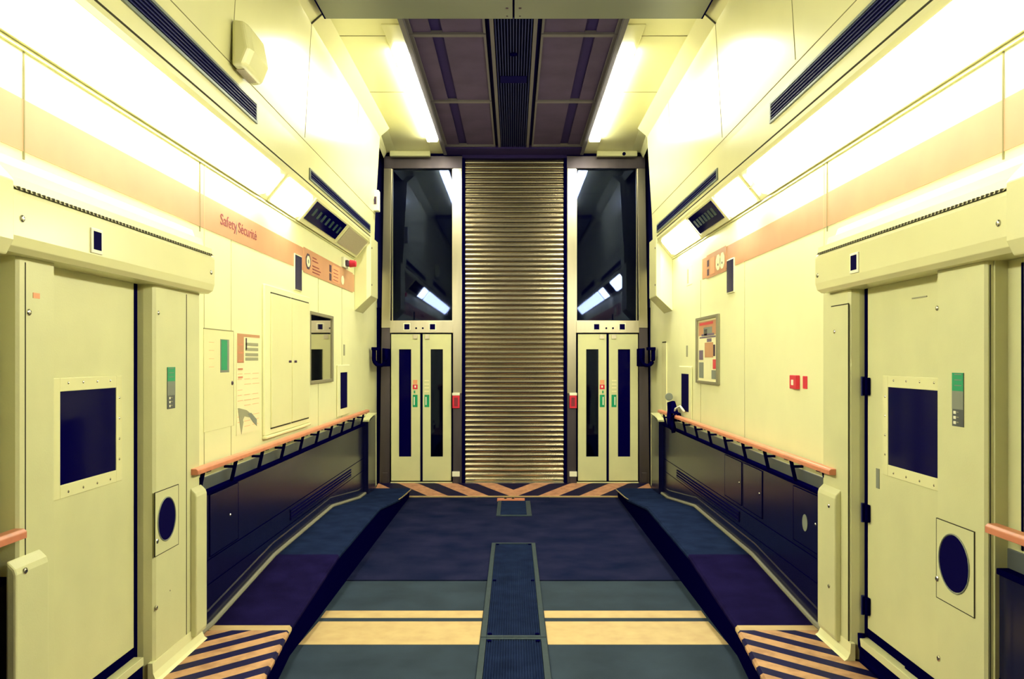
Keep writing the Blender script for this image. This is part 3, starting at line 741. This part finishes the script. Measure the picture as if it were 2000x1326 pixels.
# green signs on pillars
def pillar_sign(s, px0, px1, py0, py1, label):
    y0, y1 = sorted((wy(px0, XP), wy(px1, XP))); yc = (y0+y1)/2; z0, z1 = wz(py1, yc), wz(py0, yc)
    t = thing('door_sign', (s*XP, y0, z0), label, 'sign')
    MB().box((s*XP, y0, z0), (s*(XP-.003), y1, z1)).build('plate', NAVYL, t)
    h = z1-z0; g0 = z1-h*.34
    MB().box((s*(XP-.003), y0, g0), (s*(XP-.004), y1, z1)).build('green_field', GREEN, t)
    for k in range(3): MB().box((s*(XP-.004), y0+.012, g0+.02+.022*k), (s*(XP-.0046), y1-.02, g0+.024+.022*k)).build('text_line', GREY, t)
    MB().box((s*(XP-.003), y0, z1-h*.68), (s*(XP-.004), y1, g0)).build('grey_field', GREY, t)
    for k in range(3):
        zz = z0+h*.04+h*.095*k
        MB().box((s*(XP-.003), y0+.02 if s < 0 else y1-.03, zz), (s*(XP-.0045), (y0+.035) if s < 0 else (y1-.012), zz+h*.055)).build('pictogram', WHITE, t)
        MB().box((s*(XP-.003), y0+.035, zz+.006), (s*(XP-.0042), y1-.035, zz+.010)).build('text_line', PRINT, t)
pillar_sign(-1, 326, 341, 717, 798, 'narrow green and grey door sign on the left pillar')
pillar_sign(1, 1861, 1883, 728, 833, 'larger green and dark door sign on right pocket panel')

# speaker box high on left
t = thing('speaker_box', (-1.62, 4.88, 3.5), 'cream wedge shaped speaker box high on the left upper wall', 'speaker')
MB().loft([[(-1.630, y, 3.72), (-1.56+k, y, 3.71), (-1.53+k, y, 3.55), (-1.57+k, y, 3.455), (-1.630, y, 3.45)] for y, k in ((4.88, 0), (4.94, .015), (5.22, .015), (5.26, 0))]).build('case', CREAM3, t, .02, seg=3)
MB().loft([[(-1.578, y, 3.4535), (-1.625, y, 3.4505), (-1.625, y, 3.446), (-1.578, y, 3.449)] for y in (4.95, 5.19)]).build('grille', SPK, t)

# corner housings by the end
for s in (-1, 1):
    t = thing('corner_housing', (s*1.7, 9.76, 2.3), f'cream upright equipment housing under the {SD[s]} cove by the end frame', 'housing')
    MB().loft([[(s*XW, 9.77, 2.31), (s*1.70, 9.77, 2.44), (s*1.655, 9.80, 2.49), (s*1.655, 10.30, 2.49), (s*1.72, 10.32, 2.44), (s*XW, 10.32, 2.31)],
               [(s*XW, 9.77, 3.00), (s*1.70, 9.77, 3.12), (s*1.655, 9.80, 3.18), (s*1.655, 10.30, 3.18), (s*1.72, 10.32, 3.18), (s*XW, 10.32, 3.10)]]).build('case', CREAM3, t, .006)
    MB().dome((s*1.655, 9.86, 2.62), .012, 'x', -s).build('screw', INK, t)
    MB().dome((s*1.655, 9.86, 3.05), .012, 'x', -s).build('screw', INK, t)
    # fill behind
    struct(MB().box((s*1.66, 9.76, 3.10), (s*1.95, 10.06, 3.17)).build('trim_9', CREAM2), f'cove end piece on the {SD[s]}')
# right-hand flush door near the end
t = thing('flush_cabinet', (XW, 10.6, 1.1), 'narrow flush cream cabinet at far end of the right wall', 'cabinet')
wbox(1, 1294, 1303, 1.10, 1.95, .012, name='door', m=CREAM3, parent=t, bevel=.003)
wbox(1, 1295, 1301, 1.955, 1.967, .012, name='top_gap', m=GAP, parent=t)
# cctv
Y = 10.02
t = thing('security_camera', (-(VX-731)*Y/F, Y, wz(394, Y)), 'small white security camera with dark lens left of end window', 'camera')
X0, X1 = (722-VX)*Y/F, (742-VX)*Y/F
MB().box((X0, Y-.10, wz(414, Y)), (X1, Y+.02, wz(374, Y))).build('case', WHITE, t, .008)
MB().box(((724-VX)*Y/F, Y-.104, wz(402, Y)), ((738-VX)*Y/F, Y-.10, wz(387, Y))).build('bezel', INK, t)
MB().cyl(((731-VX)*Y/F, Y-.110, wz(394, Y)), .022, .014, 'y', 18).build('lens', LOUV, t)
MB().box(((722-VX)*Y/F, Y-.06, wz(440, Y)), ((731-VX)*Y/F, Y+.02, wz(414, Y))).build('arm', CREAM2, t, .005)

# bundle hung over the right rail
y = wy(1318, 1.74)
t = thing('strap_bundle', (1.74, 9.4, 1.1), 'bundle of black straps with grey lamp head hung over far right handrail', 'straps')
yb0 = 9.0
for k, (a, dy) in enumerate(((0, 0), (.1, .12), (.19, .20))):
    MB().tube([(1.705, yb0+a, .97+.03*k), (1.695, yb0+a+.02, 1.05), (1.70, yb0+a+.06, 1.13), (1.735, yb0+a+dy, 1.185+.02*k), (1.775, yb0+a+dy+.06, 1.16), (1.79, yb0+a+dy+.1, 1.09)], .022, 8).build('strap', BLACK, t, smooth=True)
MB().loft([[(1.70, yb0+.12, 1.165), (1.78, yb0+.10, 1.165), (1.80, yb0+.30, 1.165), (1.70, yb0+.34, 1.165)], [(1.72, yb0+.22, 1.30), (1.76, yb0+.2, 1.30), (1.78, yb0+.5, 1.27), (1.72, yb0+.48, 1.27)]]).build('pouch', BLACK, t, .01)
MB().cyl((1.75, yb0+.55, 1.33), .045, .10, 'y', 16, .03).build('lamp_head', GREY, t, .006)
MB().tube([(1.74, yb0+.16, 1.15), (1.75, yb0+.12, 1.22), (1.78, yb0+.02, 1.25), (1.80, yb0-.1, 1.20)], .012, 8).build('handle', WHITE, t, smooth=True)

# ================================================================ CEILING
ZC = 4.50
YM = 6.62
ceil = sgroup('ceiling', (0, 0, ZC))
MB().box((-1.60, YM, ZC), (-.90, 11.5, ZC+.06)).build('side_panel', CREAM3, ceil)
MB().box((.90, YM, ZC), (1.60, 11.5, ZC+.06)).build('side_panel', CREAM3, ceil)
for s in (-1, 1):
    for y in (7.18, 8.69):
        MB().box((s*1.08, y-.006, ZC-.002), (s*1.478, y+.006, ZC+.001)).build('panel_joint', LINE, ceil)
    MB().box((s*.885, YM, ZC-.04), (s*.925, 11.2, ZC+.05)).build('mesh_border', CFRAME, ceil)
    # perforated panels
    for a, b in ((YM, 7.15), (7.21, 9.01), (9.07, 10.9)):
        MB().box((s*.235, a, ZC+.02), (s*.60, b, ZC+.05)).box((s*.70, a, ZC+.02), (s*.885, b, ZC+.05)).build('mesh_panel', MESHM, ceil)
        MB().box((s*.60, a, ZC+.035), (s*.70, b, ZC+.055)).build('mesh_beam', MESHB, ceil)
        MB().box((s*.235, a, ZC+.008), (s*.255, b, ZC+.03)).box((s*.855, a, ZC+.005), (s*.885, b, ZC+.03)).build('mesh_edge', CFRAME, ceil)
    for a, b in ((7.15, 7.21), (9.01, 9.07), (10.88, 10.94)):
        MB().box((s*.235, a, ZC+.0), (s*.885, b, ZC+.05)).build('cross_bar', CFRAME, ceil)
    MB().box((s*.195, YM, ZC+.03), (s*.235, 10.94, ZC+.06)).build('dark_slot', VOID, ceil)
    MB().box((s*.165, YM, ZC-.005), (s*.197, 10.94, ZC+.06)).build('louvre_border', CFRAME, ceil)
MB().box((-.165, YM, ZC+.03), (.165, 10.94, ZC+.06)).build('louvre_backing', VOID, ceil)
n = 13
for i in range(n):
    x = -.150 + .300*i/(n-1)
    MB().box((x-.005, YM, ZC+.0), (x+.005, 10.94, ZC+.03)).build('louvre', LOUV, ceil)
for py in (105, 155):
    y = F*(ZC-EYE)/(VY-py)
    MB().box((-.13, y-.10, ZC-.004), (.13, y+.10, ZC+.0)).build('louvre_bridge', VOID, ceil) if py > 120 else MB().cyl((0, y, ZC-.006), .035, .012, 'z', 20).build('sprinkler_disc', BLACK, ceil)
MB().box((-.9, 10.94, ZC-.02), (.9, 11.5, ZC+.06)).build('end_header', MESHB, ceil)
MB().box((-1.95, Y_NEAR, ZC+.06), (1.95, 11.6, ZC+.12)).build('roof', VOID, ceil)
# near grey panels
for s in (-1, 1):
    o = struct(MB().box((s*.008, Y_NEAR, 4.42), (s*1.477, YM, 4.46)).build('ceiling_panel', CPANEL), f'flat grey green ceiling panel at the top of the picture, {SD[s]} half')
    MB().dome((s*.05, YM-.20, 4.42), .012, 'z', -1, 10).build('screw', INK, o)
    MB().dome((s*.05, YM-.05, 4.42), .008, 'z', -1, 10).build('screw', INK, o)
    struct(MB().box((s*1.47, Y_NEAR, 4.418), (s*1.482, YM, 4.50)).build('trim_10', BLACK), f'black joint along the grey ceiling panel on the {SD[s]}')
struct(MB().box((-.008, Y_NEAR, 4.43), (.008, YM, 4.5)).build('trim_11', BLACK), 'black centre joint of the grey ceiling panel')
struct(MB().box((-1.477, Y_NEAR, 4.46), (1.477, YM-.005, 4.50)).build('trim_12', CFRAME), 'backing above the grey ceiling panel')
# ceiling lamps
for s in (-1, 1):
    t = thing('ceiling_lamp', (s*1.0, 7.47, ZC), f'long glowing ceiling lamp beside the dark mesh on the {SD[s]}', 'lamp')
    MB().box((s*.928, YM+.3, ZC-.012), (s*1.085, 11.1, ZC-.0005)).build('housing', CREAM3, t, .003)
    MB().prism([(.935, ZC-.012), (.945, ZC-.055), (1.065, ZC-.055), (1.078, ZC-.012)], 7.47, 10.48, s).build('diffuser', EM_CEIL, t, .01)

# ================================================================ END WALL
# dark surround and recess
struct(MB().box((-2.1, 11.46, -.1), (2.1, 11.62, 4.62)).build('wall_rear', mat('vestibule_navy', (.004, .005, .10), .7, spec=.1)))
for s in (-1, 1):
    struct(MB().box((s*1.93, 10.06, 2.95), (s*2.08, 11.5, 4.62)).build('wall_recess', BLACK), f'dark recess side between upper wall and end frame on the {SD[s]}')
    struct(MB().loft([[(s*1.60, 10.07, 4.49), (s*1.50, 10.07, 4.50), (s*1.50, 10.07, 4.56), (s*1.66, 10.07, 4.56), (s*1.66, 10.07, 4.42)], [(s*1.68, 11.2, 4.49), (s*1.56, 11.2, 4.50), (s*1.56, 11.2, 4.56), (s*1.72, 11.2, 4.56), (s*1.72, 11.2, 4.42)]]).build('trim_13', CREAM2), f'rounded ceiling end piece on the {SD[s]}')
    struct(MB().box((s*1.10, 11.12, 4.43), (s*1.63, 11.2, 4.498)).build('trim_14', CREAM2, bevel=.006), f'cream bar under the ceiling end on the {SD[s]}')
t = thing('door_motor_eye', (rx(1217), 11.1, 4.45), 'small dark round sensor in the cream bar above right end window', 'sensor')
MB().cyl((rx(1219, 11.1), 11.112, 4.455), .022, .016, 'y', 18).build('eye', BLACK, t)
# stainless portal
def rpoly(pts, y0, y1, name, m, parent=None, bevel=.002, mir=False):
    q = [(rx(2010-px if mir else px), rz(py)) for px, py in pts]
    if mir: q = q[::-1]
    return MB().loft([[(x, y, z) for x, z in q] for y in (y0, y1)]).build(name, m, parent, bevel)
def rbox(px0, py0, px1, py1, y0, y1, name, m, parent=None, bevel=.0, mir=False):
    if mir: px0, px1 = 2010-px0, 2010-px1
    return MB().box((rx(px0), y0, rz(py0)), (rx(px1), y1, rz(py1))).build(name, m, parent, bevel)
for mir in (False, True):
    L = 'right' if mir else 'left'
    fr = sgroup('trim_15', (rx(2010-825 if mir else 825), YR, .1), f'stainless steel portal around the {L} end window and door')
    rpoly([(750, 318), (765, 318), (762, 640), (745, 640)], YR, 11.44, 'outer_post', STEEL, fr, mir=mir)
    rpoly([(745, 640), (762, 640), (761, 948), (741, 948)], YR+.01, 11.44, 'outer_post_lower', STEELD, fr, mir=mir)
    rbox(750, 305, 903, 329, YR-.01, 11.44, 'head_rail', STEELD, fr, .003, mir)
    rpoly([(885, 329), (902, 329), (902, 768), (885, 768)], YR-.01, 11.44, 'inner_post', STEEL, fr, mir=mir)
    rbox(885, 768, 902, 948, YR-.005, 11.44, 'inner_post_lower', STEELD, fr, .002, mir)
    rbox(762, 626, 885, 650, YR-.012, 11.44, 'transom', STEEL, fr, .003, mir)
    for a in (788, 838):
        wf = rbox(a, 631, a+14, 645, YR-.018, YR-.012, 'indicator_frame', WHITE, fr, .002, mir)
        rbox(a+2, 633, a+12, 643.5, YR-.021, YR-.018, 'indicator_glass', VOID, wf, 0, mir)
    for a in (813, 826):
        MB().cyl((rx(2010-a if mir else a), YR-.015, rz(641)), .013, .01, 'y', 14).build('button', BLACK, fr)
    rbox(728, 600, 741, 960, YR+.06, 11.44, 'dark_side_post', BLACK, fr, 0, mir)
    # window
    wn = sgroup('window_2' if mir else 'window_1', (rx(2010-825 if mir else 825), YR+.04, rz(625)), f'tall glass pane above the {L} end doors')
    rbox(764, 329, 885, 627, YR+.05, YR+.055, 'pane', PANE, wn, 0, mir)
    # thin bead
    m = MB()
    X0, X1 = (rx(2010-765), rx(2010-885)) if mir else (rx(765), rx(885))
    for (a, b, c_, d_) in ((765, 767, 329, 627), (883, 885, 329, 627)):
        if mir: a, b = 2010-a, 2010-b
        m.box((rx(a), YR+.02, rz(c_)), (rx(b), YR+.05, rz(d_)))
    m.build('glazing_bead', STEEL, wn)
    # doors
    dn = sgroup('door_4' if mir else 'door_3', (rx(2010-823 if mir else 823), YR, .1), f'pair of cream end doors with narrow windows on the {L}')
    for (a, b, wa, wb, kind) in ((764, 820.5, 779, 803, 0), (825.5, 881, 841, 865, 1)):
        lf = MB()
        za, zb, zc_, zd = rz(939), rz(892), rz(682), rz(652.5)
        A, B_, C_, D = [rx(2010-v if mir else v) for v in (a, wa, wb, b)]
        lf.box((A, YR+.005, za), (B_, YR+.05, zd)).box((C_, YR+.005, za), (D, YR+.05, zd)).box((B_, YR+.005, za), (C_, YR+.05, zb)).box((B_, YR+.005, zc_), (C_, YR+.05, zd))
        leaf = lf.build('leaf', CREAM2, dn)
        MB().box((B_, YR+.02, zb), (C_, YR+.025, zc_)).build('window_pane', DGLASS if kind == 0 else PANE, leaf)
        cx = a+47 if kind == 0 else a+9
        rbox(cx-4.5, 653.5, cx+4.5, 662, YR-.008, YR+.005, 'catch', STEEL, leaf, .002, mir)
        sx = 811 if kind == 0 else 834
        rbox(sx-5, 771, sx+4.5, 795, YR+.003, YR+.005, 'green_sticker', GREEN, leaf, 0, mir)
        rbox(sx-3, 775, sx-1, 791, YR+.002, YR+.003, 'sticker_text', MAROON if False else WHITE, leaf, 0, mir)
        if (kind == 0) != mir:
            rbox(sx-4.5, 742, sx+4, 750, YR+.003, YR+.005, 'sticker_outline', PINK, leaf, 0, mir)
            rbox(sx-5, 751, sx+4.5, 760, YR+.003, YR+.005, 'red_sticker', RED, leaf, 0, mir)
            rbox(sx-1.5, 753, sx+1.5, 757, YR+.002, YR+.003, 'sticker_mark', WHITE, leaf, 0, mir)
            rbox(sx-3, 763, sx, 768, YR+.003, YR+.005, 'green_mark', GREEN, leaf, 0, mir)
        else:
            for k in range(4): rbox(sx-5, 742+7*k, sx+4, 744.5+7*k, YR+.003, YR+.005, 'faint_mark', PAPER, leaf, 0, mir)
    rbox(763, 941.5, 883, 944, YR-.01, YR+.05, 'sill', CREAM3, dn, 0, mir)
    rbox(761.5, 650, 885, 945, YR+.054, YR+.06, 'dark_backing', VOID, dn, 0, mir) if False else None
    rbox(820.7, 652, 825.3, 940, YR+.02, YR+.045, 'rubber_seal', BLACK, dn, 0, mir)
    # boxes on the inner post
    t = thing('emergency_call_box', (rx(2010-890 if mir else 890), YR, rz(782)), f'red and white emergency box on steel post {"right" if mir else "left"} of the shutter', 'call box')
    rbox(883.5, 767, 898, 772, YR-.045, YR-.010, 'top_cap', WHITE, t, .003, mir)
    rbox(884, 772, 898, 797, YR-.04, YR-.010, 'box', RED, t, .004, mir)
    rbox(887.5, 776, 894.5, 793, YR-.043, YR-.040, 'label', MAROON, t, 0, mir)
    t = thing('post_socket', (rx(2010-890 if mir else 890), YR, rz(927)), f'small white socket low on steel post {"right" if mir else "left"} of the shutter', 'socket')
    rbox(883.5, 920.5, 898, 930, YR-.04, YR-.005, 'cap', WHITE, t, .003, mir)
    rbox(884.5, 930, 897, 947, YR-.03, YR-.005, 'body', STEELD, t, .003, mir)
    rbox(747, 923, 757, 945, YR-.02, YR+.009, 'post_foot', STEELD, fr, .003, mir)
    # cable loop
    t = thing('cable_loop', (rx(2010-742 if mir else 742), YR-.15, rz(700)), f'black U shaped cable loop beside the {L} end doors', 'cable')
    t.location = (rx(2010-752 if mir else 752), 10.9, rz(700))
    pts = []
    for k in range(0, 13):
        a = math.pi + math.pi*k/12
        pts.append((741.5+12*math.cos(a), 700-14*math.sin(a)))
    pts = [(729.5, 681)] + pts + [(753.5, 681)]
    Yc = 10.75; sg = 1 if mir else -1
    def lx(px): return sg*(VX-px)*Yc/F
    for dd in (0, .07):
        MB().tube([(lx(px), Yc+dd, wz(py, Yc)) for px, py in pts], .022, 10).build('cable', BLACK, t, smooth=True)
    MB().box((lx(750), Yc+.02, wz(716, Yc)), (lx(746), YR+.01, wz(680, Yc))).build('bracket', BLACK, t, .006)
    MB().box((lx(741), Yc-.03, wz(684, Yc)), (lx(726), Yc+.11, wz(678, Yc))).build('clamp', BLACK, t, .004)
# header above shutter
struct(MB().box((rx(903), YR-.02, rz(309)), (rx(1107), 11.45, rz(286))).build('trim_16', MESHB), 'dark header above the shutter')
struct(MB().box((rx(740), YR-.02, rz(305)), (rx(903), 11.45, rz(296))).build('trim_17', BLACK), 'dark strip above left end frame')
struct(MB().box((rx(1107), YR-.02, rz(305)), (rx(1270), 11.45, rz(296))).build('trim_17', BLACK), 'dark strip above right end frame')
# shutter
t = thing('roller_shutter', (rx(1004.5), YR, .1), 'closed corrugated metal roller shutter between the two end doors', 'shutter')
zt, zb = rz(311), rz(942); n = 66; rows = []
for i in range(n):
    z = zt - (zt-zb)*i/n; h = (zt-zb)/n
    for f_, d in ((0.0, .020), (.07, .020), (.10, .004), (.22, -.004), (.45, -.007), (.70, -.004), (.86, .004), (.93, .014)):
        rows.append((YR+.03+d, z-h*f_))
rows.append((YR+.046, zb))
x0, x1 = rx(908.5), rx(1101)
m = MB()
vs = [[m.bm.verts.new((x, y, z)) for x in (x0, x1)] for y, z in rows] + []
for a, b in zip(vs, vs[1:]): m.bm.faces.new((a[0], a[1], b[1], b[0]))
vb = [m.bm.verts.new((x, YR+.07, zb)) for x in (x0, x1)]; vt = [m.bm.verts.new((x, YR+.07, zt)) for x in (x0, x1)]
m.bm.faces.new((vs[-1][0], vs[-1][1], vb[1], vb[0])); m.bm.faces.new((vb[0], vb[1], vt[1], vt[0]))
cur = m.build('slatted_curtain', SHUT, t, smooth=False)
for s_, (a, b) in ((0, (902.5, 908)), (1, (1101.5, 1107))):
    MB().box((rx(a), YR-.012, rz(948)), (rx(b), 11.44, rz(309))).build('guide_rail', BLACK, t)
bb = MB().box((rx(908), YR+.005, rz(948)), (rx(1102), YR+.06, rz(942.3))).build('bottom_bar', STEEL, t, .003)
MB().box((rx(994), YR-.002, rz(947)), (rx(1010), YR+.005, rz(943))).build('lock_slot', BLACK, t)
struct(MB().box((rx(735), YR-.04, .06), (rx(1275), 11.45, rz(947.5))).build('trim_18', STEELD), 'dark metal sill under the end doors')

# behind the camera: closing wall
struct(MB().box((-2.1, Y_NEAR-.1, -.1), (2.1, Y_NEAR, 4.62)).build('wall_front', NAVYL))
